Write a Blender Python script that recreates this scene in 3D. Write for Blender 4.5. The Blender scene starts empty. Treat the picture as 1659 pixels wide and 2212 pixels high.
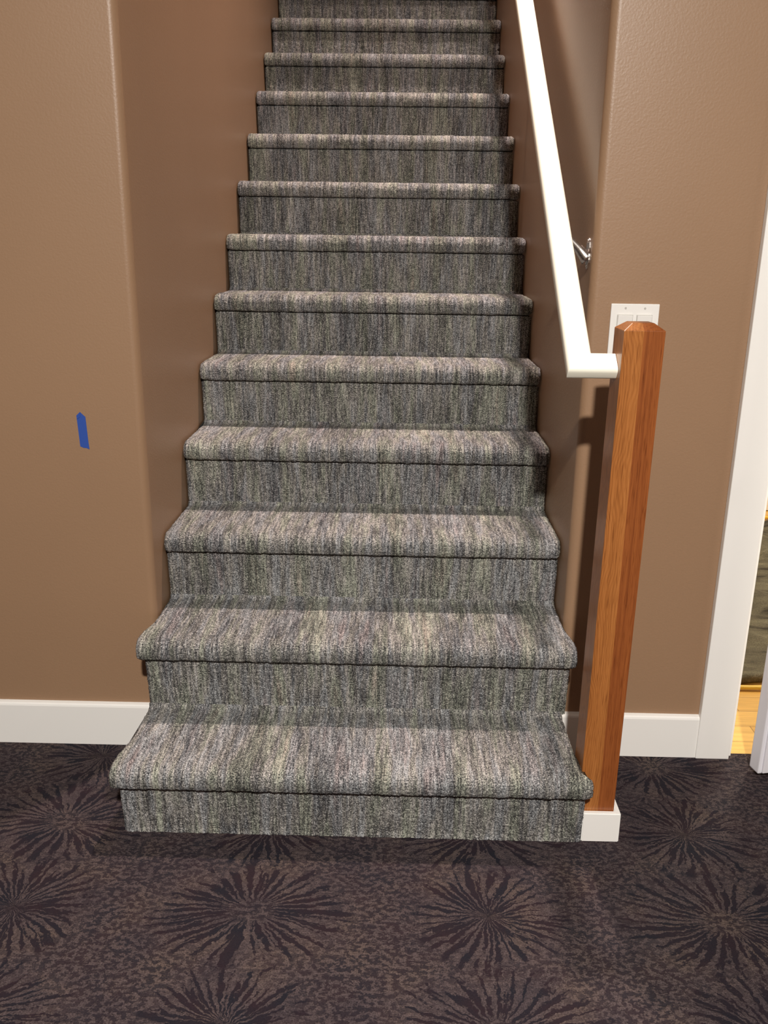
import bpy, bmesh, math, random
import numpy as np
from mathutils import Vector, Matrix

random.seed(7)
rng = np.random.default_rng(11)
S = bpy.context.scene
C = S.collection

# ------------------------------------------------------------------ camera
PIT, YAW, ROL = 0.2937, -0.0159, 0.0138
fwd = Vector((math.sin(YAW)*math.cos(PIT), math.cos(YAW)*math.cos(PIT), -math.sin(PIT)))
rt = Vector((math.cos(YAW), -math.sin(YAW), 0)); up = rt.cross(fwd)
rt2 = math.cos(ROL)*rt + math.sin(ROL)*up; up2 = -math.sin(ROL)*rt + math.cos(ROL)*up
cam_d = bpy.data.cameras.new('camera'); cam = bpy.data.objects.new('camera', cam_d); C.objects.link(cam)
M = Matrix.Identity(4)
for i in range(3):
    M[i][0] = rt2[i]; M[i][1] = up2[i]; M[i][2] = -fwd[i]
M[0][3], M[1][3], M[2][3] = 0.5936, -2.2564, 1.2523
cam.matrix_world = M
cam_d.sensor_fit = 'VERTICAL'; cam_d.sensor_height = 24.0; cam_d.lens = 24.0*1898.96/2212
cam_d.clip_start = 0.05
S.camera = cam

# ------------------------------------------------------------------ world, lights, exposure
S.view_settings.view_transform = 'Standard'; S.view_settings.look = 'None'
S.view_settings.gamma = 1.0; S.view_settings.use_curve_mapping = False
S.view_settings.exposure = 0.12
w = bpy.data.worlds.new('world'); S.world = w; w.use_nodes = True
w.node_tree.nodes['Background'].inputs[0].default_value = (0.9, 0.8, 0.75, 1)
w.node_tree.nodes['Background'].inputs[1].default_value = 0.01

def area(name, loc, size, power, col, rot=(0, 0, 0), spread=math.pi):
    l = bpy.data.lights.new(name, 'AREA'); l.shape = 'DISK'; l.size = size; l.energy = power; l.color = col
    l.spread = spread
    o = bpy.data.objects.new(name, l); o.location = loc; o.rotation_euler = rot; C.objects.link(o); return o

WARM = (1.0, 0.94, 0.87)
area('room_downlight', (0.70, -3.25, 2.70), 0.13, 158, WARM, (math.radians(17), 0, 0))
area('room_downlight', (-0.95, -1.15, 2.72), 0.14, 3, WARM)
area('room_downlight', (2.60, -1.20, 2.72), 0.14, 5, WARM)
area('stairwell_light', (0.90, 0.95, 4.85), 0.16, 43, (1.0, 0.81, 0.73), (math.radians(-4), 0, 0), spread=math.radians(78))
area('side_room_light', (2.3, 1.0, 2.70), 0.5, 75, (1.0, 0.92, 0.74))

# ------------------------------------------------------------------ helpers
def mat(name):
    m = bpy.data.materials.new(name); m.use_nodes = True
    nt = m.node_tree; return m, nt, nt.nodes, nt.links, nt.nodes['Principled BSDF']

def tag(o, label=None, cat=None, group=None, kind=None):
    if label: o['label'] = label
    if cat: o['category'] = cat
    if group: o['group'] = group
    if kind: o['kind'] = kind
    return o

def mesh_obj(name, verts, faces, m, parent=None, smooth=False, bevel=0, seg=2):
    me = bpy.data.meshes.new(name); me.from_pydata([tuple(v) for v in verts], [], faces); me.update()
    bm = bmesh.new(); bm.from_mesh(me)
    bmesh.ops.recalc_face_normals(bm, faces=bm.faces)
    if bevel: bmesh.ops.bevel(bm, geom=list(bm.edges), offset=bevel, segments=seg, affect='EDGES', profile=0.6)
    bm.to_mesh(me); bm.free()
    me.materials.append(m)
    if smooth: me.polygons.foreach_set('use_smooth', [True]*len(me.polygons))
    o = bpy.data.objects.new(name, me); C.objects.link(o)
    if parent: o.parent = parent
    return o

def box_v(x0, x1, y0, y1, z0, z1):
    v = [(x0,y0,z0),(x1,y0,z0),(x1,y1,z0),(x0,y1,z0),(x0,y0,z1),(x1,y0,z1),(x1,y1,z1),(x0,y1,z1)]
    f = [(0,3,2,1),(4,5,6,7),(0,1,5,4),(1,2,6,5),(2,3,7,6),(3,0,4,7)]
    return v, f

def box(name, x0, x1, y0, y1, z0, z1, m, parent=None, bevel=0, seg=2, smooth=False):
    v, f = box_v(x0, x1, y0, y1, z0, z1); return mesh_obj(name, v, f, m, parent, smooth, bevel, seg)

def prism(name, poly, z0, z1, m, parent=None, smooth=False):
    n = len(poly)
    v = [(x, y, z0) for x, y in poly] + [(x, y, z1) for x, y in poly]
    f = [tuple(range(n)), tuple(range(n, 2*n))] + [(i, (i+1) % n, n+(i+1) % n, n+i) for i in range(n)]
    o = mesh_obj(name, v, f, m, parent)
    if smooth:
        me = o.data
        me.polygons.foreach_set('use_smooth', [len(p.vertices) == 4 for p in me.polygons])
        try: me.set_sharp_from_angle(angle=math.radians(40))
        except Exception: pass
    return o

# ------------------------------------------------------------------ materials
def coords(N): return N.new('ShaderNodeTexCoord')

def paint_brown(name, base, rough=0.45):
    m, nt, N, L, B = mat(name)
    B.inputs['Roughness'].default_value = rough
    g = N.new('ShaderNodeNewGeometry')
    n = N.new('ShaderNodeTexNoise'); n.inputs['Scale'].default_value = 210; n.inputs['Detail'].default_value = 2
    L.new(g.outputs['Position'], n.inputs['Vector'])
    n2 = N.new('ShaderNodeTexNoise'); n2.inputs['Scale'].default_value = 2.0; n2.inputs['Detail'].default_value = 3
    L.new(g.outputs['Position'], n2.inputs['Vector'])
    r = N.new('ShaderNodeMix'); r.data_type = 'RGBA'
    r.inputs['A'].default_value = (*[c*0.93 for c in base], 1); r.inputs['B'].default_value = (*[c*1.07 for c in base], 1)
    L.new(n2.outputs['Fac'], r.inputs['Factor']); L.new(r.outputs['Result'], B.inputs['Base Color'])
    b = N.new('ShaderNodeBump'); b.inputs['Strength'].default_value = 0.22; b.inputs['Distance'].default_value = 0.0016
    L.new(n.outputs['Fac'], b.inputs['Height']); L.new(b.outputs['Normal'], B.inputs['Normal'])
    return m

def plain(name, col, rough=0.5, metal=0.0, bump=0.0, scale=300):
    m, nt, N, L, B = mat(name)
    B.inputs['Base Color'].default_value = (*col, 1); B.inputs['Roughness'].default_value = rough; B.inputs['Metallic'].default_value = metal
    g = N.new('ShaderNodeNewGeometry')
    n = N.new('ShaderNodeTexNoise'); n.inputs['Scale'].default_value = scale
    L.new(g.outputs['Position'], n.inputs['Vector'])
    r = N.new('ShaderNodeMapRange'); r.inputs['To Min'].default_value = rough*0.85; r.inputs['To Max'].default_value = min(1, rough*1.15)
    L.new(n.outputs['Fac'], r.inputs['Value']); L.new(r.outputs['Result'], B.inputs['Roughness'])
    if bump:
        b = N.new('ShaderNodeBump'); b.inputs['Strength'].default_value = bump; b.inputs['Distance'].default_value = 0.001
        L.new(n.outputs['Fac'], b.inputs['Height']); L.new(b.outputs['Normal'], B.inputs['Normal'])
    return m

WALL = paint_brown('brown_wall_paint', (0.312, 0.192, 0.113), 0.42)
WALL_S = WALL
BACKW = paint_brown('low_bounce_wall', (0.12, 0.08, 0.06), 0.6)  # unseen room walls, colour darkened to weaken the bounced fill light
CEIL = plain('low_bounce_ceiling', (0.36, 0.30, 0.25), 0.9)  # unseen ceiling, colour lowered so that less light bounces back
WHITE = plain('white_trim_paint', (0.88, 0.87, 0.84), 0.38)
DOORW = plain('white_door_paint', (0.80, 0.79, 0.84), 0.4)
RAILW = plain('cream_white_gloss_paint', (0.90, 0.885, 0.76), 0.42, scale=20)
PLATE = plain('white_plastic', (0.84, 0.83, 0.80), 0.3)
GAP = plain('gap_shade_and_screw_grey', (0.50, 0.49, 0.46), 0.5)  # grey stands in for shade in the rocker gaps; screws share it
NICKEL = plain('satin_nickel', (0.62, 0.58, 0.55), 0.28, 1.0)
TAPE = plain('blue_masking_tape', (0.022, 0.075, 0.36), 0.6, bump=0.3, scale=900)
CORD = plain('yellow_cord_rubber', (0.72, 0.48, 0.06), 0.45)
CREAM = plain('cream_wall_paint', (0.72, 0.66, 0.50), 0.6)
DARKW = plain('dark_underlay', (0.05, 0.045, 0.04), 0.9)

def math_n(N, L, op, a, b=None, c=None):
    n = N.new('ShaderNodeMath'); n.operation = op
    for i, v in enumerate((a, b, c)):
        if v is None: continue
        if isinstance(v, (int, float)): n.inputs[i].default_value = v
        else: L.new(v, n.inputs[i])
    return n.outputs[0]

def comb(N, L, x, y, z):
    n = N.new('ShaderNodeCombineXYZ')
    for i, v in enumerate((x, y, z)):
        if isinstance(v, (int, float)): n.inputs[i].default_value = v
        else: L.new(v, n.inputs[i])
    return n.outputs[0]

def noise(N, L, vec, scale=1, detail=2, rough=0.5, col=False):
    n = N.new('ShaderNodeTexNoise'); n.inputs['Scale'].default_value = scale
    n.inputs['Detail'].default_value = detail; n.inputs['Roughness'].default_value = rough
    L.new(vec, n.inputs['Vector']); return n.outputs['Color'] if col else n.outputs['Fac']

def ramp(N, L, fac, stops):
    r = N.new('ShaderNodeValToRGB'); e = r.color_ramp.elements
    e[0].position = stops[0][0]; e[0].color = (*stops[0][1], 1)
    e[1].position = stops[-1][0]; e[1].color = (*stops[-1][1], 1)
    for p, c in stops[1:-1]:
        q = e.new(p); q.color = (*c, 1)
    L.new(fac, r.inputs['Fac']); return r.outputs['Color']

def mixc(N, L, fac, a, b, blend='MIX'):
    n = N.new('ShaderNodeMix'); n.data_type = 'RGBA'; n.blend_type = blend
    for k, v in (('Factor', fac), ('A', a), ('B', b)):
        if isinstance(v, (int, float)): n.inputs[k].default_value = v
        elif isinstance(v, tuple): n.inputs[k].default_value = (*v, 1)
        else: L.new(v, n.inputs[k])
    return n.outputs['Result']

def smooth(N, L, v, a, b, lo=0.0, hi=1.0):
    n = N.new('ShaderNodeMapRange'); n.interpolation_type = 'SMOOTHSTEP'
    n.inputs['From Min'].default_value = a; n.inputs['From Max'].default_value = b
    n.inputs['To Min'].default_value = lo; n.inputs['To Max'].default_value = hi
    L.new(v, n.inputs['Value']); return n.outputs['Result']

def stair_carpet():
    m, nt, N, L, B = mat('streaked_loop_carpet')
    uv = N.new('ShaderNodeUVMap'); uv.uv_map = 'flow'
    sp = N.new('ShaderNodeSeparateXYZ'); L.new(uv.outputs['UV'], sp.inputs[0])
    u, v = sp.outputs[0], sp.outputs[1]
    # wander the streaks a little
    wob = math_n(N, L, 'MULTIPLY', noise(N, L, comb(N, L, math_n(N, L, 'MULTIPLY', u, 6), math_n(N, L, 'MULTIPLY', v, 9), 3.0), 1, 2), 0.006)
    uu = math_n(N, L, 'ADD', u, wob)
    fine = noise(N, L, comb(N, L, math_n(N, L, 'MULTIPLY', uu, 200), math_n(N, L, 'MULTIPLY', v, 15), 0.0), 1, 2, 0.6)
    mid = noise(N, L, comb(N, L, math_n(N, L, 'MULTIPLY', uu, 55), math_n(N, L, 'MULTIPLY', v, 5), 9.0), 1, 2, 0.6)
    broad = noise(N, L, comb(N, L, math_n(N, L, 'MULTIPLY', uu, 13), math_n(N, L, 'MULTIPLY', v, 1.6), 21.0), 1, 2, 0.5)
    hue = noise(N, L, comb(N, L, math_n(N, L, 'MULTIPLY', uu, 26), math_n(N, L, 'MULTIPLY', v, 2.5), 41.0), 1, 3, 0.6)
    loop = noise(N, L, comb(N, L, math_n(N, L, 'MULTIPLY', u, 400), math_n(N, L, 'MULTIPLY', v, 310), 2.0), 1, 1, 0.5)
    loop2 = noise(N, L, comb(N, L, math_n(N, L, 'MULTIPLY', u, 150), math_n(N, L, 'MULTIPLY', v, 90), 7.0), 1, 2, 0.5)
    t = math_n(N, L, 'MULTIPLY', fine, 0.56)
    t = math_n(N, L, 'MULTIPLY_ADD', mid, 0.34, t)
    t = math_n(N, L, 'MULTIPLY_ADD', broad, 0.26, t)
    t = math_n(N, L, 'MULTIPLY_ADD', loop, 0.98, t)  # yarn variation plus shade painted into the pits between loops
    t = math_n(N, L, 'MULTIPLY_ADD', loop2, 0.40, t)      # mean 1.255
    t = smooth(N, L, t, 0.91, 1.60)
    c = ramp(N, L, t, [(0.0, (0.020, 0.020, 0.022)), (0.28, (0.070, 0.070, 0.070)), (0.62, (0.192, 0.192, 0.184)), (1.0, (0.47, 0.465, 0.44))])
    tint = ramp(N, L, hue, [(0.28, (1.10, 0.97, 1.00)), (0.42, (0.95, 0.99, 1.07)), (0.5, (1.03, 0.99, 0.98)), (0.6, (0.97, 1.02, 0.90)), (0.72, (1.10, 0.99, 0.90))])
    c = mixc(N, L, 1.0, c, tint, 'MULTIPLY')
    L.new(c, B.inputs['Base Color'])
    B.inputs['Roughness'].default_value = 0.95; B.inputs['Specular IOR Level'].default_value = 0.15
    b = N.new('ShaderNodeBump'); b.inputs['Strength'].default_value = 0.6; b.inputs['Distance'].default_value = 0.002
    L.new(loop, b.inputs['Height']); L.new(b.outputs['Normal'], B.inputs['Normal'])
    return m

def floor_carpet(name, gain=1.0):
    m, nt, N, L, B = mat(name)
    g = N.new('ShaderNodeNewGeometry')
    sp = N.new('ShaderNodeSeparateXYZ'); L.new(g.outputs['Position'], sp.inputs[0])
    PX, PY, X0, Y0 = 0.464, 0.268, 0.320, -0.838
    def warpxy(scale, amp):
        wn = noise(N, L, g.outputs['Position'], scale, 2, 0.55, True)
        q = N.new('ShaderNodeSeparateColor'); L.new(wn, q.inputs[0])
        return [math_n(N, L, 'MULTIPLY', math_n(N, L, 'SUBTRACT', q.outputs[i], 0.5), amp) for i in (0, 1)]
    wa, wb = warpxy(5, 0.05), warpxy(70, 0.012)
    # flowers stand on a grid; every second one has a dark heart, the others a pale one
    gx = math_n(N, L, 'DIVIDE', math_n(N, L, 'SUBTRACT', sp.outputs[0], X0), PX)
    gy = math_n(N, L, 'DIVIDE', math_n(N, L, 'SUBTRACT', sp.outputs[1], Y0), PY)
    flowers = []
    def flower(ox, oy):
        # nearest cell, and its neighbour row so that long petals may cross the cell border
        cx = math_n(N, L, 'ROUND', gx)
        cy = math_n(N, L, 'ADD', math_n(N, L, 'ROUND', gy), oy) if not isinstance(oy, str) else math_n(N, L, 'ADD', math_n(N, L, 'ROUND', gy), math_n(N, L, 'SIGN', math_n(N, L, 'SUBTRACT', gy, math_n(N, L, 'ROUND', gy))))
        lx = math_n(N, L, 'MULTIPLY', math_n(N, L, 'SUBTRACT', gx, cx), PX)
        ly = math_n(N, L, 'MULTIPLY', math_n(N, L, 'SUBTRACT', gy, cy), PY)
        for k in (wa, wb):
            lx = math_n(N, L, 'ADD', lx, k[0]); ly = math_n(N, L, 'ADD', ly, k[1])
        par = math_n(N, L, 'ABSOLUTE', math_n(N, L, 'MODULO', math_n(N, L, 'ADD', cx, cy), 2))
        # pale ones are wider than tall
        ex = math_n(N, L, 'MULTIPLY', lx, math_n(N, L, 'MULTIPLY_ADD', par, 0.22, 0.70))
        r = math_n(N, L, 'SQRT', math_n(N, L, 'ADD', math_n(N, L, 'MULTIPLY', ex, ex), math_n(N, L, 'MULTIPLY', ly, ly)))
        rr = math_n(N, L, 'MAXIMUM', r, 0.0008)
        ca = math_n(N, L, 'DIVIDE', ex, rr); sa = math_n(N, L, 'DIVIDE', ly, rr)
        seed = math_n(N, L, 'MULTIPLY_ADD', cx, 7.3, math_n(N, L, 'MULTIPLY', cy, 13.1))
        rlog = math_n(N, L, 'ADD', math_n(N, L, 'MULTIPLY', r, 14.0), seed)
        rays = noise(N, L, comb(N, L, math_n(N, L, 'MULTIPLY', ca, 8.5), math_n(N, L, 'MULTIPLY', sa, 8.5), rlog), 1, 1.5, 0.45)
        rays2 = noise(N, L, comb(N, L, math_n(N, L, 'MULTIPLY', ca, 20), math_n(N, L, 'MULTIPLY', sa, 20), math_n(N, L, 'ADD', math_n(N, L, 'MULTIPLY', r, 30.0), seed)), 1, 1, 0.5)
        brk = noise(N, L, g.outputs['Position'], 130, 2, 0.6)
        th = math_n(N, L, 'ARCTAN2', sa, ca)
        ph = math_n(N, L, 'MULTIPLY_ADD', math_n(N, L, 'SUBTRACT', rays, 0.5), 9.0, math_n(N, L, 'MULTIPLY', th, 33.0))
        sn = math_n(N, L, 'SINE', ph)
        ry = math_n(N, L, 'MULTIPLY_ADD', sn, 0.075, 0.5)
        ry = math_n(N, L, 'MULTIPLY_ADD', math_n(N, L, 'SUBTRACT', rays, 0.5), 0.40, ry)
        ry = math_n(N, L, 'MULTIPLY_ADD', math_n(N, L, 'SUBTRACT', rays2, 0.5), 0.30, ry)
        ry = math_n(N, L, 'MULTIPLY_ADD', math_n(N, L, 'SUBTRACT', brk, 0.5), 0.26, ry)
        inner_p = smooth(N, L, r, 0.020, 0.050)
        inner_d = smooth(N, L, r, 0.0, 0.018, 0.8, 1.0)
        inner = N.new('ShaderNodeMix'); L.new(par, inner.inputs[0]); L.new(inner_p, inner.inputs[2]); L.new(inner_d, inner.inputs[3])
        outer = smooth(N, L, r, 0.060, 0.175, 1.0, 0.0)
        env = math_n(N, L, 'MULTIPLY', inner.outputs[0], outer)
        thr = math_n(N, L, 'MULTIPLY_ADD', env, -0.125, 0.600)
        streak = smooth(N, L, math_n(N, L, 'SUBTRACT', ry, thr), -0.02, 0.035)
        return math_n(N, L, 'MULTIPLY', streak, smooth(N, L, env, 0.02, 0.25)), env
    d0, env = flower(0, 0); d1, env1 = flower(0, 'n')
    dark = math_n(N, L, 'MAXIMUM', d0, d1)
    mot = noise(N, L, comb(N, L, math_n(N, L, 'MULTIPLY', sp.outputs[0], 80), math_n(N, L, 'MULTIPLY', sp.outputs[1], 105), 0.0), 1, 3, 0.65)
    motd = math_n(N, L, 'MULTIPLY', smooth(N, L, mot, 0.45, 0.55), math_n(N, L, 'SUBTRACT', 0.85, math_n(N, L, 'MULTIPLY', env, 0.60)))
    dk = math_n(N, L, 'MAXIMUM', dark, motd)
    br = noise(N, L, g.outputs['Position'], 9, 3, 0.6)
    base = ramp(N, L, br, [(0.3, (0.064*gain, 0.050*gain, 0.056*gain)), (0.5, (0.088*gain, 0.067*gain, 0.069*gain)), (0.7, (0.112*gain, 0.083*gain, 0.074*gain))])
    pile = noise(N, L, g.outputs['Position'], 330, 2, 0.6)
    base = mixc(N, L, 1.0, base, ramp(N, L, pile, [(0.3, (0.50, 0.50, 0.50)), (0.7, (1.50, 1.50, 1.50))]), 'MULTIPLY')
    dcol = ramp(N, L, noise(N, L, g.outputs['Position'], 14, 2), [(0.35, (0.012*gain, 0.013*gain, 0.021*gain)), (0.65, (0.024*gain, 0.014*gain, 0.020*gain))])
    c = mixc(N, L, math_n(N, L, 'MULTIPLY', dk, 0.92), base, dcol)
    L.new(c, B.inputs['Base Color'])
    B.inputs['Roughness'].default_value = 0.95; B.inputs['Specular IOR Level'].default_value = 0.12
    b = N.new('ShaderNodeBump'); b.inputs['Strength'].default_value = 0.8; b.inputs['Distance'].default_value = 0.003
    hgt = math_n(N, L, 'ADD', pile, math_n(N, L, 'MULTIPLY', dk, -0.5))
    L.new(hgt, b.inputs['Height']); L.new(b.outputs['Normal'], B.inputs['Normal'])
    return m

def oak(name='stained_oak'):
    m, nt, N, L, B = mat(name)
    tc = coords(N); sp = N.new('ShaderNodeSeparateXYZ'); L.new(tc.outputs['Object'], sp.inputs[0])
    x, y, z = sp.outputs
    # board glued from two staves: a pale cathedral one on the left, a redder straight one on the right
    stave = smooth(N, L, x, 0.0385, 0.0392)
    wx = math_n(N, L, 'ADD', x, math_n(N, L, 'MULTIPLY', noise(N, L, comb(N, L, math_n(N, L, 'MULTIPLY', x, 9), math_n(N, L, 'MULTIPLY', y, 9), math_n(N, L, 'MULTIPLY', z, 4.2)), 1, 2), 0.085))
    wv = math_n(N, L, 'SINE', math_n(N, L, 'MULTIPLY', wx, 1150))
    wv = math_n(N, L, 'MULTIPLY_ADD', wv, 0.5, 0.5)
    pores = noise(N, L, comb(N, L, math_n(N, L, 'MULTIPLY', x, 900), math_n(N, L, 'MULTIPLY', y, 900), math_n(N, L, 'MULTIPLY', z, 22)), 1, 2)
    lines = noise(N, L, comb(N, L, math_n(N, L, 'MULTIPLY', x, 220), math_n(N, L, 'MULTIPLY', y, 220), math_n(N, L, 'MULTIPLY', z, 3)), 1, 3)
    k1 = math_n(N, L, 'ADD', math_n(N, L, 'MULTIPLY', wv, 0.20), math_n(N, L, 'MULTIPLY', lines, 0.80))
    pale = ramp(N, L, k1, [(0.2, (0.25, 0.085, 0.020)), (0.5, (0.37, 0.135, 0.034)), (0.8, (0.44, 0.172, 0.048))])
    red = ramp(N, L, lines, [(0.3, (0.20, 0.054, 0.014)), (0.7, (0.31, 0.095, 0.024))])
    c = mixc(N, L, stave, pale, red)
    c = mixc(N, L, 1.0, c, ramp(N, L, pores, [(0.34, (0.62, 0.55, 0.5)), (0.46, (1, 1, 1))]), 'MULTIPLY')
    L.new(c, B.inputs['Base Color']); B.inputs['Roughness'].default_value = 0.30
    return m

def remnant():
    m, nt, N, L, B = mat('olive_grey_mottled_carpet')
    g = N.new('ShaderNodeNewGeometry')
    mp = N.new('ShaderNodeMapping'); mp.inputs['Rotation'].default_value = (0, 0, 0.6); mp.inputs['Scale'].default_value = (5, 15, 8)
    L.new(g.outputs['Position'], mp.inputs['Vector'])
    a = noise(N, L, mp.outputs['Vector'], 1, 4, 0.6)
    c = ramp(N, L, a, [(0.36, (0.020, 0.016, 0.011)), (0.46, (0.075, 0.066, 0.045)), (0.62, (0.12, 0.108, 0.072)), (0.75, (0.18, 0.165, 0.12))])
    p = noise(N, L, g.outputs['Position'], 240, 2)
    c = mixc(N, L, 1.0, c, ramp(N, L, p, [(0.3, (0.7, 0.7, 0.7)), (0.7, (1.3, 1.3, 1.3))]), 'MULTIPLY')
    L.new(c, B.inputs['Base Color']); B.inputs['Roughness'].default_value = 0.95
    b = N.new('ShaderNodeBump'); b.inputs['Strength'].default_value = 0.6; b.inputs['Distance'].default_value = 0.004
    L.new(p, b.inputs['Height']); L.new(b.outputs['Normal'], B.inputs['Normal'])
    return m

def wood_floor():
    m, nt, N, L, B = mat('yellow_maple_floor')
    g = N.new('ShaderNodeNewGeometry'); sp = N.new('ShaderNodeSeparateXYZ'); L.new(g.outputs['Position'], sp.inputs[0])
    br = N.new('ShaderNodeTexBrick'); br.offset = 0.37
    L.new(g.outputs['Position'], br.inputs['Vector'])
    br.inputs['Color1'].default_value = (0.58, 0.34, 0.085, 1); br.inputs['Color2'].default_value = (0.70, 0.44, 0.13, 1)
    br.inputs['Mortar'].default_value = (0.28, 0.15, 0.04, 1); br.inputs['Scale'].default_value = 1.0
    br.inputs['Mortar Size'].default_value = 0.0012; br.inputs['Brick Width'].default_value = 0.6; br.inputs['Row Height'].default_value = 0.082
    n = noise(N, L, comb(N, L, math_n(N, L, 'MULTIPLY', sp.outputs[0], 8), math_n(N, L, 'MULTIPLY', sp.outputs[1], 90), 0.0), 1, 3)
    c = mixc(N, L, 1.0, br.outputs['Color'], ramp(N, L, n, [(0.3, (0.86, 0.82, 0.78)), (0.7, (1.1, 1.1, 1.1))]), 'MULTIPLY')
    L.new(c, B.inputs['Base Color']); B.inputs['Roughness'].default_value = 0.32
    return m

CARPET = stair_carpet(); FLOORC = floor_carpet('starburst_carpet', 0.78); REMNANT = remnant()
OAK = oak(); MAPLE = wood_floor()

# ------------------------------------------------------------------ dimensions
RUN, H, H1, Y1, W, YW = 0.2442, 0.185, 0.175, -0.6031, 1.0078, -0.2394
T, OV = 0.0529, 0.0317
NST = 14
def zt(k): return H1 + (k-1)*H if k > 0 else 0.0
def yr(k): return Y1 + (k-1)*RUN
WL, WR = -0.004, W+0.004          # faces of the two stairwell walls
CEZ, TOPZ = 2.75, 5.0

# ------------------------------------------------------------------ setting
def st(o): o['kind'] = 'structure'; return o
st(box('floor', -2.6, 3.6, -5.0, YW+0.01, -0.10, 0.0, FLOORC))
st(box('floor', 1.125, 3.6, YW+0.01, 2.6, -0.10, -0.004, MAPLE))
def corner_poly(x_face, sgn, x_out, r=0.019, depth=0.11):
    # plan of a front wall whose stairwell corner is rounded; sgn +1: wall lies to the left of x_face
    pts = []
    cxx = x_face - sgn*r; cyy = YW + r
    for i in range(9):
        a = math.radians(90*i/8)
        pts.append((cxx + sgn*r*math.sin(a), cyy - r*math.cos(a)))
    pts += [(x_face, YW+depth), (x_out, YW+depth), (x_out, YW)]
    return pts
st(prism('wall_left', corner_poly(WL, 1, -2.6), 0, TOPZ, WALL, smooth=True))
DX0, DX1, DZ = 1.452, 2.262, 2.06
st(prism('wall_right', corner_poly(WR, -1, DX0), 0, TOPZ, WALL, smooth=True))
st(box('wall_right', DX0, DX1, YW, YW+0.11, DZ, TOPZ, WALL))
st(box('wall_right', DX1, 3.6, YW, YW+0.11, 0, TOPZ, WALL))
st(box('wall_stair_left', WL-0.11, WL, YW+0.11, 5.2, 0, TOPZ, WALL_S))
st(box('wall_stair_right', WR, WR+0.11, YW+0.11, 5.2, 0, TOPZ, WALL_S))
st(box('wall_stair_back', WL, WR, 4.6, 4.7, 0, TOPZ, WALL_S))
st(box('ceiling', WL-0.11, WR+0.11, YW, 5.2, TOPZ, TOPZ+0.1, CEIL))
st(box('wall_stair_front', WL, WR, YW, YW+0.11, CEZ, TOPZ, WALL_S))
st(box('ceiling', -2.6, 3.6, -5.0, YW, CEZ, CEZ+0.1, CEIL))
st(box('ceiling', WR+0.11, 3.6, YW+0.11, 2.6, CEZ, CEZ+0.1, CEIL))
st(box('wall_back', -2.6, 3.6, -5.1, -5.0, 0, CEZ, BACKW))
st(box('wall_left', -2.7, -2.6, -5.0, YW+0.11, 0, CEZ, BACKW))
st(box('wall_right', 3.6, 3.7, -5.0, 2.6, 0, CEZ, WALL))
st(box('wall_far', WR+0.11, 3.6, 2.05, 2.15, 0, CEZ, CREAM))
st(box('baseboard_far', WR+0.12, 3.6, 2.035, 2.05, 0, 0.14, WHITE, bevel=0.002))

def baseboard(name, x0, x1):
    # eased top edge profile, swept along x
    pr = [(0.0, 0.0), (-0.014, 0.0), (-0.014, 0.108), (-0.0125, 0.1125), (-0.009, 0.1155), (-0.0, 0.1175)]
    v = [(x0, YW+a, b) for a, b in pr] + [(x1, YW+a, b) for a, b in pr]; n = len(pr)
    f = [tuple(range(n)), tuple(range(n, 2*n))] + [(i, (i+1) % n, n+(i+1) % n, n+i) for i in range(n)]
    return st(mesh_obj(name, v, f, WHITE))
baseboard('baseboard_left', -2.6, -0.003)
baseboard('baseboard_right', W+0.006, 1.373)
baseboard('baseboard_right', DX1+0.075, 3.6)

# door casing: two legs and a head, plus the jamb lining behind
st(box('trim_1', 1.372, 1.457, YW-0.019, YW, 0, DZ+0.08, WHITE, bevel=0.0025))
st(box('trim_2', DX1-0.01, DX1+0.075, YW-0.019, YW, 0, DZ+0.08, WHITE, bevel=0.0025))
st(box('trim_3', 1.457, DX1-0.01, YW-0.019, YW, DZ-0.005, DZ+0.08, WHITE, bevel=0.0025))
st(box('trim_4', 1.452, 1.468, YW-0.002, YW+0.12, 0, DZ, WHITE, bevel=0.001))
st(box('trim_5', DX1-0.016, DX1, YW-0.002, YW+0.12, 0, DZ, WHITE, bevel=0.001))

# door leaf standing ajar towards the room
def door():
    ang = math.radians(12.0)
    root = bpy.data.objects.new('door_1', None); C.objects.link(root)
    root.location = (1.499, -0.343, 0.012); root.rotation_euler = (0, 0, ang)
    root['kind'] = 'structure'
    Wd, Td, Hd = 0.735, 0.040, 2.02
    box('door_slab', 0, Wd, 0.003, Td, 0, Hd, DOORW, root, bevel=0.003)
    def fr(x0, x1, z0, z1): return box('panel_frame', x0, x1, -0.003, 0.004, z0, z1, DOORW, root, bevel=0.0012)
    fr(0.009, 0.115, 0.004, Hd-0.004); fr(Wd-0.115, Wd-0.009, 0.004, Hd-0.004)
    fr(0.117, Wd-0.117, 0.004, 0.22); fr(0.117, Wd-0.117, 0.95, 1.07); fr(0.117, Wd-0.117, Hd-0.12, Hd-0.004)
    bm = bmesh.new()
    for r, y, d in ((0.026, -0.006, 0.008), (0.011, -0.022, 0.03)):
        bmesh.ops.create_cone(bm, cap_ends=True, segments=24, radius1=r, radius2=r, depth=d, matrix=Matrix.Translation((0.06, y, 0.98)) @ Matrix.Rotation(math.pi/2, 4, 'X'))
    bmesh.ops.create_uvsphere(bm, u_segments=20, v_segments=12, radius=0.026, matrix=Matrix.Translation((0.06, -0.05, 0.98)))
    me = bpy.data.meshes.new('door_knob'); bm.to_mesh(me); bm.free(); me.materials.append(NICKEL)
    k = bpy.data.objects.new('door_knob', me); C.objects.link(k); k.parent = root
door()

# ------------------------------------------------------------------ staircase
stairs = bpy.data.objects.new('staircase', None); C.objects.link(stairs); stairs.location = (W/2, Y1, 0)
tag(stairs, 'straight staircase wrapped in streaked grey looped carpet, climbing between the brown walls', 'stairs')
SO = Vector(stairs.location)

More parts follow.
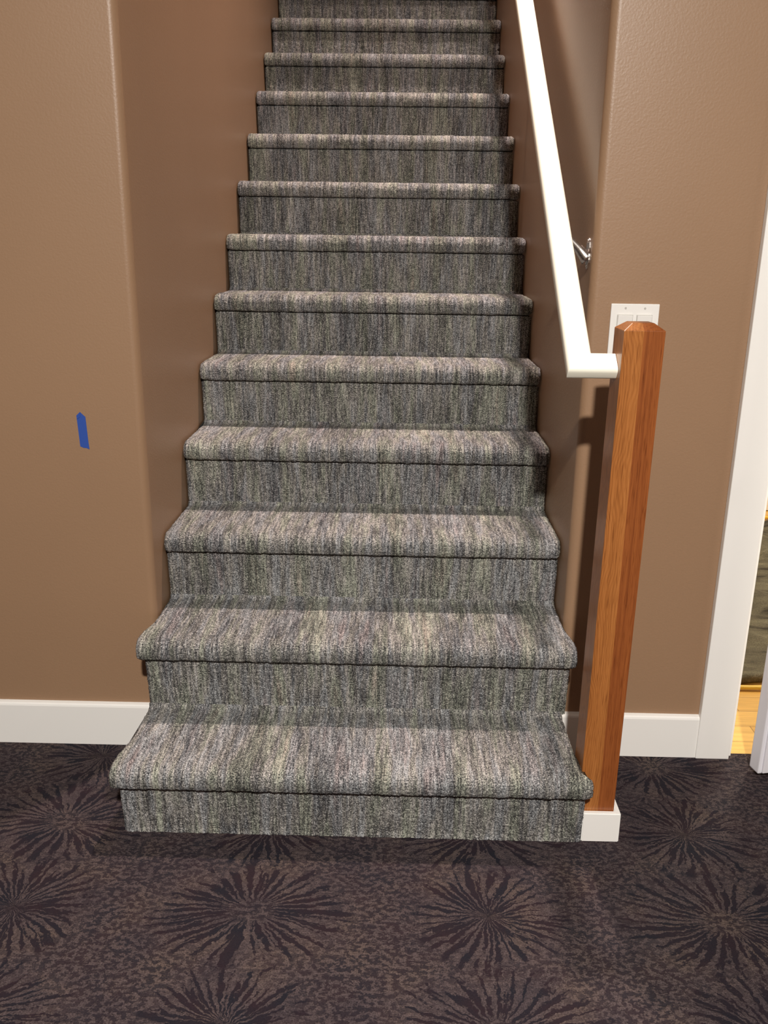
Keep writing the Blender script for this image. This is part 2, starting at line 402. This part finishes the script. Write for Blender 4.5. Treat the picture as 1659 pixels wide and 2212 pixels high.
def resample(pts, step):
    out = [pts[0]]; 
    for a, b in zip(pts[:-1], pts[1:]):
        d = math.dist(a, b); n = max(1, int(round(d/step)))
        for i in range(1, n+1): out.append((a[0]+(b[0]-a[0])*i/n, a[1]+(b[1]-a[1])*i/n))
    return out

def lowpass(a, it=1):
    for _ in range(it):
        p = np.pad(a, 1, mode='edge')
        a = (p[:-2, 1:-1]+p[2:, 1:-1]+p[1:-1, :-2]+p[1:-1, 2:]+2*p[1:-1, 1:-1])/6
    return a

def carpet_piece(name, outer, back, xl_f, xr_f, step, v0, amp, seed):
    """closed solid: outer profile (y,z) carries the pile, back profile closes it; xl_f/xr_f give the side edges for (y)"""
    r = np.random.default_rng(seed)
    prof = np.array(resample(outer, step)); P = len(prof); nx = int(W/step)
    tg = np.gradient(prof, axis=0); tg /= np.maximum(np.linalg.norm(tg, axis=1, keepdims=True), 1e-9)
    nrm = np.stack([tg[:, 1], -tg[:, 0]], 1)         # outward for a profile running back -> nose -> down
    arc = np.concatenate([[0], np.cumsum(np.linalg.norm(np.diff(prof, axis=0), axis=1))])
    xl = np.array([xl_f(y) for y in prof[:, 0]]); xr = np.array([xr_f(y) for y in prof[:, 0]])
    s = np.linspace(0, 1, nx)
    # edges of the carpet roll down slightly
    n0 = r.random((P, nx)); n1 = lowpass(n0, 1); big = lowpass(r.random((P, nx)), 14)
    d = amp*((n1-0.5)*1.9 + (n0-0.5)*0.35) + (big-0.5)*amp*6
    edge = np.minimum(s, 1-s)*W
    roll = 0.006*np.clip(1-edge/0.010, 0, 1)**2
    d = d - roll[None, :]
    X = xl[:, None]*(1-s)[None, :] + xr[:, None]*s[None, :] + (r.random((P, nx))-0.5)*amp*0.9
    Yv = prof[:, 0:1] + nrm[:, 0:1]*d + (r.random((P, nx))-0.5)*amp*0.4
    Zv = prof[:, 1:2] + nrm[:, 1:2]*d
    V = np.stack([X, Yv, Zv], -1).reshape(-1, 3)
    idx = np.arange(P*nx).reshape(P, nx)
    q = np.stack([idx[:-1, :-1], idx[1:, :-1], idx[1:, 1:], idx[:-1, 1:]], -1).reshape(-1, 4)
    nb = len(back); base = P*nx
    bl = [(xl[0] if True else 0, y, z) for y, z in back]; br_ = [(xr[0], y, z) for y, z in back]
    V = np.concatenate([V, np.array(bl+br_)])
    V -= np.array(SO)
    faces = q.tolist()
    L_ = [base+i for i in range(nb)]; R_ = [base+nb+i for i in range(nb)]
    faces.append([int(i) for i in idx[:, 0]][::-1] + [] + L_)
    faces.append([int(i) for i in idx[:, -1]] + R_[::-1])
    for i in range(nb-1): faces.append([L_[i], R_[i], R_[i+1], L_[i+1]])
    me = bpy.data.meshes.new(name); me.from_pydata(V.tolist(), [], faces); me.update()
    u = np.zeros((len(V), 2)); u[:base, 0] = (xl[:, None]*(1-s)+xr[:, None]*s).reshape(-1); u[:base, 1] = np.repeat(arc+v0, nx)
    u[base:, 0] = V[base:, 0]; u[base:, 1] = v0
    uvl = me.uv_layers.new(name='flow'); li = np.empty(len(me.loops), dtype=np.int32); me.loops.foreach_get('vertex_index', li)
    uvl.data.foreach_set('uv', u[li].ravel())
    me.polygons.foreach_set('use_smooth', [True]*len(me.polygons))
    me.materials.append(CARPET)
    o = bpy.data.objects.new(name, me); C.objects.link(o); o.parent = stairs
    return o

def sst(t): t = max(0.0, min(1.0, t)); return t*t*(3-2*t)
vflow = 0.0
for k in range(1, NST+1):
    z, y = zt(k), yr(k); ynext = yr(k+1); z0 = zt(k-1)
    step = 0.0020 if k <= 4 else (0.0027 if k <= 8 else 0.0040)
    amp = 0.0017
    yf = y - OV
    # tread: back cove, flat top, rounded nosing, short front, tuck under
    pr = []
    pr.append((ynext-0.002, z+0.010)); pr.append((ynext-0.006, z+0.004)); pr.append((ynext-0.014, z+0.0008))
    pr.append((yf+0.045, z)); 
    for i in range(0, 8):
        a = math.radians(90*i/7); pr.append((yf+0.027-0.027*math.sin(a), z-0.0045*(i/7)-0.0225+0.0225*math.cos(a)))
    pr.append((yf+0.001, z-T+0.016)); pr.append((yf+0.005, z-T+0.006)); pr.append((yf+0.011, z-T+0.0015)); pr.append((y-0.004, z-T+0.0015))
    outer = pr
    if k == NST:
        outer = [(4.58, z)] + outer[3:]; 
    backp = [(outer[0][0], z-0.014), (y+0.012, z-0.014), (y+0.012, z-T+0.0015)]
    if k == 1:
        fl = lambda yy, yf=yf: 0.0 - 0.015*sst((yf+0.16-yy)/0.12)
        fr_ = lambda yy: (W-0.009) + 0.023*sst((-0.588-yy)/0.04)
    elif k == 2:
        fl = lambda yy, yf=yf: 0.0 - 0.015*sst((YW-0.01-yy)/0.10)
        fr_ = lambda yy, yf=yf: W + 0.012*sst((YW-0.01-yy)/0.10)
    else:
        fl = lambda yy: 0.0; fr_ = lambda yy: W
    if k == NST: step = 0.012
    carpet_piece('stair_tread', outer, backp, fl, fr_, step, vflow, amp, 100+k)
    # riser
    ln = 0.013
    ro = [(y+0.0085, z-T-0.0004), (y-ln+0.003, z-T-0.0006), (y-ln, z-T-0.0035), (y-ln*0.55, z-T-0.05), (y, z0+0.012), (y-0.001, z0+0.001)]
    rb = [(y+0.0085, z0+0.001)]
    carpet_piece('stair_riser', ro, rb, lambda yy: 0.0, lambda yy, k=k: W+0.0035 if k == 1 else W, step if k < NST else 0.0042, vflow+0.31, amp, 300+k)
    vflow += 0.87
# wooden carriage under the carpet (only its sides could show)
cv = []; prof = [(Y1+0.012, 0.0)]
for k in range(1, NST+1):
    prof += [(yr(k)+0.012, zt(k)-0.016), (yr(k+1)+0.012 if k < NST else 4.58, zt(k)-0.016)]
prof += [(4.58, 0.0)]
n = len(prof)
cv = [(0.006-SO.x, a-SO.y, b) for a, b in prof] + [(W-0.010-SO.x, a-SO.y, b) for a, b in prof]
mesh_obj('carriage', cv, [tuple(range(n)), tuple(range(n, 2*n))] + [(i, (i+1) % n, n+(i+1) % n, n+i) for i in range(n)], WALL_S, stairs)

# ------------------------------------------------------------------ newel post
newel = bpy.data.objects.new('newel_post', None); C.objects.link(newel); newel.location = (1.0460, -0.548, 0)
tag(newel, 'square stained oak newel post with chamfered top beside the bottom step', 'newel post')
def post():
    s, ht, c = 0.0775, 1.121, 0.018
    r0, r1 = s/2, s/2-c
    v = []
    for r, z in ((r0, 0.0), (r0, ht-0.013), (r1, ht)):
        for sx, sy in ((-1, -1), (1, -1), (1, 1), (-1, 1)):
            v.append((sx*r + z*0.0050 - 0.004 + 0.0, sy*r, z))
    f = [(0, 1, 2, 3), (8, 9, 10, 11)]
    for b in (0, 4):
        for i in range(4): f.append((b+i, b+(i+1) % 4, b+4+(i+1) % 4, b+4+i))
    # shift so that x starts at 0 for the grain split: keep object origin at the left face
    o = mesh_obj('post', [(x+0.0388, y, z) for x, y, z in v], f, OAK, newel, bevel=0.0012, seg=2)
    o.location = (-0.0388, 0, 0)
post()
# white plinth wrapped round three sides of the post
px0, px1, py0, py1 = 1.0120, 1.0945, -0.5990, -0.496
def plinth():
    hz = 0.071
    outer = [(px0, py0), (px1, py0), (px1, py1), (px0, py1)]
    inner = [(px0, -0.5870), (1.0812, -0.5870), (1.0812, -0.5090), (px0, -0.5090)]
    poly = [outer[0], outer[1], outer[2], outer[3], inner[3], inner[2], inner[1], inner[0]]
    o = prism('plinth', [(x-newel.location.x, y-newel.location.y) for x, y in poly], 0.0005, hz, WHITE, newel)
    bm = bmesh.new(); bm.from_mesh(o.data)
    es = [e for e in bm.edges if all(abs(v.co.z-hz) < 1e-5 for v in e.verts)] + [e for e in bm.edges if abs(e.verts[0].co.x-e.verts[1].co.x) < 1e-6 and abs(e.verts[0].co.y-e.verts[1].co.y) < 1e-6]
    bmesh.ops.bevel(bm, geom=es, offset=0.002, segments=2, affect='EDGES'); bm.to_mesh(o.data); bm.free()
    tag(o, 'white painted plinth')
plinth()

# ------------------------------------------------------------------ handrail
rail = bpy.data.objects.new('handrail', None); C.objects.link(rail); rail.location = (0.938, -0.554, 1.03)
tag(rail, 'white painted handrail climbing along the right stairwell wall from the oak post', 'handrail')
RO = Vector(rail.location)
sl = math.atan2(H, RUN); dv = Vector((0, math.cos(sl), math.sin(sl))); nv = Vector((0, -math.sin(sl), math.cos(sl))); xv = Vector((1, 0, 0))
RW, RT, RR = 0.050, 0.028, 0.0085
sec = []
for cx_, cy_, a0 in ((RW/2-RR, RT/2-RR, 0), (-RW/2+RR, RT/2-RR, 90), (-RW/2+RR, -RT/2+RR, 180), (RW/2-RR, -RT/2+RR, 270)):
    for i in range(6):
        a = math.radians(a0+90*i/5); sec.append((cx_+RR*math.cos(a), cy_+RR*math.sin(a)))
c0 = Vector((0.938, -0.554, 1.048)) - nv*RT/2
ns = len(sec); v = []
# section at the post end, mitre, top end
for p, q in sec: v.append(Vector((1.0080, 0, 0)) + Vector((0, c0.y, c0.z)) + dv*p + nv*q)         # return: across = dv
for p, q in sec: v.append(c0 + xv*(p) + dv*(p) + nv*q)                                           # mitre plane
for p, q in sec: v.append(c0 + xv*(p) + dv*4.6 + nv*q)
v = [a-RO for a in v]
f = [tuple(range(ns)), tuple(range(2*ns, 3*ns))]
for b in (0, ns):
    for i in range(ns): f.append((b+i, b+(i+1) % ns, b+ns+(i+1) % ns, b+ns+i))
ro_ = mesh_obj('rail', v, f, RAILW, rail)
ro_.data.polygons.foreach_set('use_smooth', [len(p.vertices) == 4 for p in ro_.data.polygons]); ro_.data.set_sharp_from_angle(angle=math.radians(35))

def tube(name, pts, rad, m, parent, off, res=12, flat=1.0):
    bm = bmesh.new(); rings = []
    P = [Vector(p) for p in pts]
    for i, p in enumerate(P):
        t = (P[min(i+1, len(P)-1)]-P[max(i-1, 0)]).normalized()
        a = t.cross(Vector((0, 1, 0)) if abs(t.y) < 0.8 else Vector((0, 0, 1))).normalized(); b = t.cross(a)
        rr = rad[i] if isinstance(rad, (list, tuple)) else rad
        rings.append([bm.verts.new(p-off+a*math.cos(2*math.pi*j/res)*rr+b*math.sin(2*math.pi*j/res)*rr*flat) for j in range(res)])
    for r0, r1 in zip(rings[:-1], rings[1:]):
        for j in range(res): bm.faces.new((r0[j], r0[(j+1) % res], r1[(j+1) % res], r1[j]))
    bm.faces.new(rings[0]); bm.faces.new(rings[-1][::-1])
    bmesh.ops.recalc_face_normals(bm, faces=bm.faces)
    me = bpy.data.meshes.new(name); bm.to_mesh(me); bm.free(); me.materials.append(m)
    me.polygons.foreach_set('use_smooth', [True]*len(me.polygons))
    o = bpy.data.objects.new(name, me); C.objects.link(o)
    if parent: o.parent = parent
    return o

def bracket(yb):
    # centre of the rail's underside at this y
    tt = (yb - c0.y)/dv.y; und = c0 + dv*tt - nv*RT/2
    zc = und.z - 0.050
    # wall plate: flat lobed plate, its outline in the y-z plane
    bm = bmesh.new(); n = 32; th = 0.003; x1 = WR-0.0003
    out = []
    for i in range(n):
        a = 2*math.pi*i/n; rr = 0.016 + 0.018*abs(math.sin(a))**1.5
        out.append((yb+0.85*rr*math.cos(a), zc+rr*math.sin(a)*1.0))
    A = [bm.verts.new(Vector((x1, y, z))-RO) for y, z in out]; Bv = [bm.verts.new(Vector((x1-th, y, z))-RO) for y, z in out]
    bm.faces.new(A); bm.faces.new(Bv)
    for i in range(n): bm.faces.new((A[i], A[(i+1) % n], Bv[(i+1) % n], Bv[i]))
    bmesh.ops.recalc_face_normals(bm, faces=bm.faces)
    me = bpy.data.meshes.new('wall_plate'); bm.to_mesh(me); bm.free(); me.materials.append(NICKEL)
    arm = tube('bracket', [(x1-th, yb, zc-0.010), (x1-0.008, yb, zc-0.006), (x1-0.024, yb, zc+0.012), (x1-0.042, yb, zc+0.029), (x1-0.058, yb, zc+0.041), (und.x-0.002, yb, und.z-0.004)],
               [0.017, 0.0135, 0.011, 0.009, 0.0085, 0.009], NICKEL, rail, RO, 14)
    tag(arm, 'satin metal bracket')
    p = bpy.data.objects.new('wall_plate', me); C.objects.link(p); p.parent = arm
    # saddle following the rail underside
    sv = []
    for q in (-0.0035, -0.0005):
        for a, b in ((-1, -1), (1, -1), (1, 1), (-1, 1)): sv.append(und + xv*a*0.010 + dv*b*0.030 + nv*q - RO)
    sd = mesh_obj('saddle', sv, [(0,3,2,1),(4,5,6,7),(0,1,5,4),(1,2,6,5),(2,3,7,6),(3,0,4,7)], NICKEL, arm)
    for dz in (-0.026, 0.026):
        bm = bmesh.new(); bmesh.ops.create_uvsphere(bm, u_segments=12, v_segments=8, radius=0.0042, matrix=Matrix.Translation(Vector((x1-th, yb, zc+dz))-RO) @ Matrix.Diagonal((0.6, 1, 1, 1)))
        me = bpy.data.meshes.new('screw'); bm.to_mesh(me); bm.free(); me.materials.append(NICKEL)
        s_ = bpy.data.objects.new('screw', me); C.objects.link(s_); s_.parent = arm
for yb in (-0.194, 1.0, 2.3): bracket(yb)

# ------------------------------------------------------------------ light switch
sw = bpy.data.objects.new('light_switch', None); C.objects.link(sw); sw.location = (1.114, YW, 1.079)
tag(sw, 'white double rocker light switch on the brown wall behind the oak post', 'light switch')
box('plate', -0.0535, 0.0535, -0.006, 0, -0.058, 0.058, PLATE, sw, bevel=0.002, seg=3)
for sx in (-0.0215, 0.0215):
    fr = box('rocker_gap_shade', sx-0.0178, sx+0.0178, -0.0066, -0.005, -0.0345, 0.0345, GAP, sw)  # rim coloured as the shade in the slot around the rocker
    v = [(sx-0.0162, -0.0055, -0.033), (sx+0.0162, -0.0055, -0.033), (sx+0.0162, -0.0055, 0.033), (sx-0.0162, -0.0055, 0.033),
         (sx-0.0162, -0.0070, -0.033), (sx+0.0162, -0.0070, -0.033), (sx+0.0162, -0.0082, 0.0), (sx-0.0162, -0.0082, 0.0), (sx+0.0162, -0.0115, 0.033), (sx-0.0162, -0.0115, 0.033)]
    mesh_obj('rocker', v, [(0,1,2,3),(4,5,6,7),(7,6,8,9),(0,1,5,4),(2,3,9,8),(0,4,7,9,3),(1,2,8,6,5)], PLATE, sw, bevel=0.0006, seg=1)
    for sz in (-0.0485, 0.0485):
        bm = bmesh.new(); bmesh.ops.create_cone(bm, cap_ends=True, segments=14, radius1=0.0026, radius2=0.0022, depth=0.0012, matrix=Matrix.Translation((sx, -0.0064, sz)) @ Matrix.Rotation(math.pi/2, 4, 'X'))
        me = bpy.data.meshes.new('screw'); bm.to_mesh(me); bm.free(); me.materials.append(GAP)
        s_ = bpy.data.objects.new('screw', me); C.objects.link(s_); s_.parent = sw

# ------------------------------------------------------------------ blue tape on the left wall
poly = [(-0.1605, 0.864), (-0.1515, 0.8725), (-0.1395, 0.861), (-0.1385, 0.8350), (-0.1375, 0.8050), (-0.1362, 0.7835), (-0.1430, 0.7865), (-0.1500, 0.7870), (-0.1575, 0.7905), (-0.1590, 0.8300)]
n = len(poly)
v = [(x, YW-0.0006, z) for x, z in poly] + [(x, YW-0.0001, z) for x, z in poly]
tp = mesh_obj('masking_tape', v, [tuple(range(n)), tuple(range(n, 2*n))] + [(i, (i+1) % n, n+(i+1) % n, n+i) for i in range(n)], TAPE)
tag(tp, 'short strip of blue masking tape stuck on the brown wall left of the stairs', 'tape')
fold = [(-0.1600, 0.864), (-0.1515, 0.8722), (-0.1515, 0.862), (-0.1565, 0.8575), (-0.1598, 0.856)]; n = len(fold)
v = [(x, YW-0.0016, z) for x, z in fold] + [(x, YW-0.0007, z) for x, z in fold]
mesh_obj('folded_corner', v, [tuple(range(n)), tuple(range(n, 2*n))] + [(i, (i+1) % n, n+(i+1) % n, n+i) for i in range(n)], TAPE, tp)

# ------------------------------------------------------------------ things in the side room, seen through the door gap
gx = np.linspace(1.46, 2.95, 90); gy = np.linspace(0.16, 1.74, 100)
v = []; nzr = lowpass(rng.random((100, 90)), 10); nzr = (nzr-nzr.mean())/(nzr.std()+1e-9)
for j, y in enumerate(gy):
    for i, x in enumerate(gx):
        e = min(i, 89-i, j, 99-j)/6.0
        lift = 0.024 + 0.010*max(0, nzr[j, i]) + 0.022*max(0, math.sin(x*7+y*9))**3*(y > 0.4)*min(1, e)
        jx = 0.012*math.sin(y*23); jy = 0.014*math.sin(x*19)
        v.append((x+jx, y+jy, lift))
f = []
for j in range(99):
    for i in range(89):
        a = j*90+i; f.append((a, a+1, a+91, a+90))
top_n = len(v)
v += [(x, y, 0.001) for x, y, z in v]
f += [tuple(reversed([i+top_n for i in q])) for q in list(f)]
bd = [i for i in range(90)] + [j*90+89 for j in range(1, 100)] + [99*90+i for i in range(88, -1, -1)] + [j*90 for j in range(98, 0, -1)]
for a, b in zip(bd, bd[1:]+bd[:1]): f.append((a, b, b+top_n, a+top_n))
rm = mesh_obj('carpet_remnant', v, f, REMNANT, smooth=True)
tag(rm, 'rumpled greyish mottled carpet piece on the wood floor beyond the white door casing', 'carpet')
def curve_pts(ctrl, n=60):
    out = []
    P = [Vector(c) for c in ctrl]; P = [2*P[0]-P[1]] + P + [2*P[-1]-P[-2]]
    for s in range(1, len(P)-2):
        for i in range(n//(len(P)-3)+1):
            t = i/(n//(len(P)-3)+1)
            a, b, c, d = P[s-1], P[s], P[s+1], P[s+2]
            out.append(0.5*((2*b)+(c-a)*t+(2*a-5*b+4*c-d)*t*t+(3*b-a-3*c+d)*t**3))
    return out
cd = tube('extension_cord', curve_pts([(1.30, 0.17, 0.006), (1.50, 0.130, 0.006), (1.66, 0.125, 0.006), (1.80, 0.130, 0.006), (1.95, 0.10, 0.006), (2.25, 0.02, 0.006), (2.6, -0.03, 0.006)], 80), 0.0065, CORD, None, Vector((0, 0, 0)), 10)
tag(cd, 'yellow extension cord lying along the near edge of the rumpled carpet piece', 'cord')
cd = tube('extension_cord', curve_pts([(2.00, 1.96, 0.008), (2.24, 1.89, 0.008), (2.42, 1.885, 0.008), (2.7, 1.95, 0.008)], 60), 0.008, CORD, None, Vector((0, 0, 0)), 10)
tag(cd, 'yellow extension cord at the far edge of the carpet piece by the cream wall', 'cord')
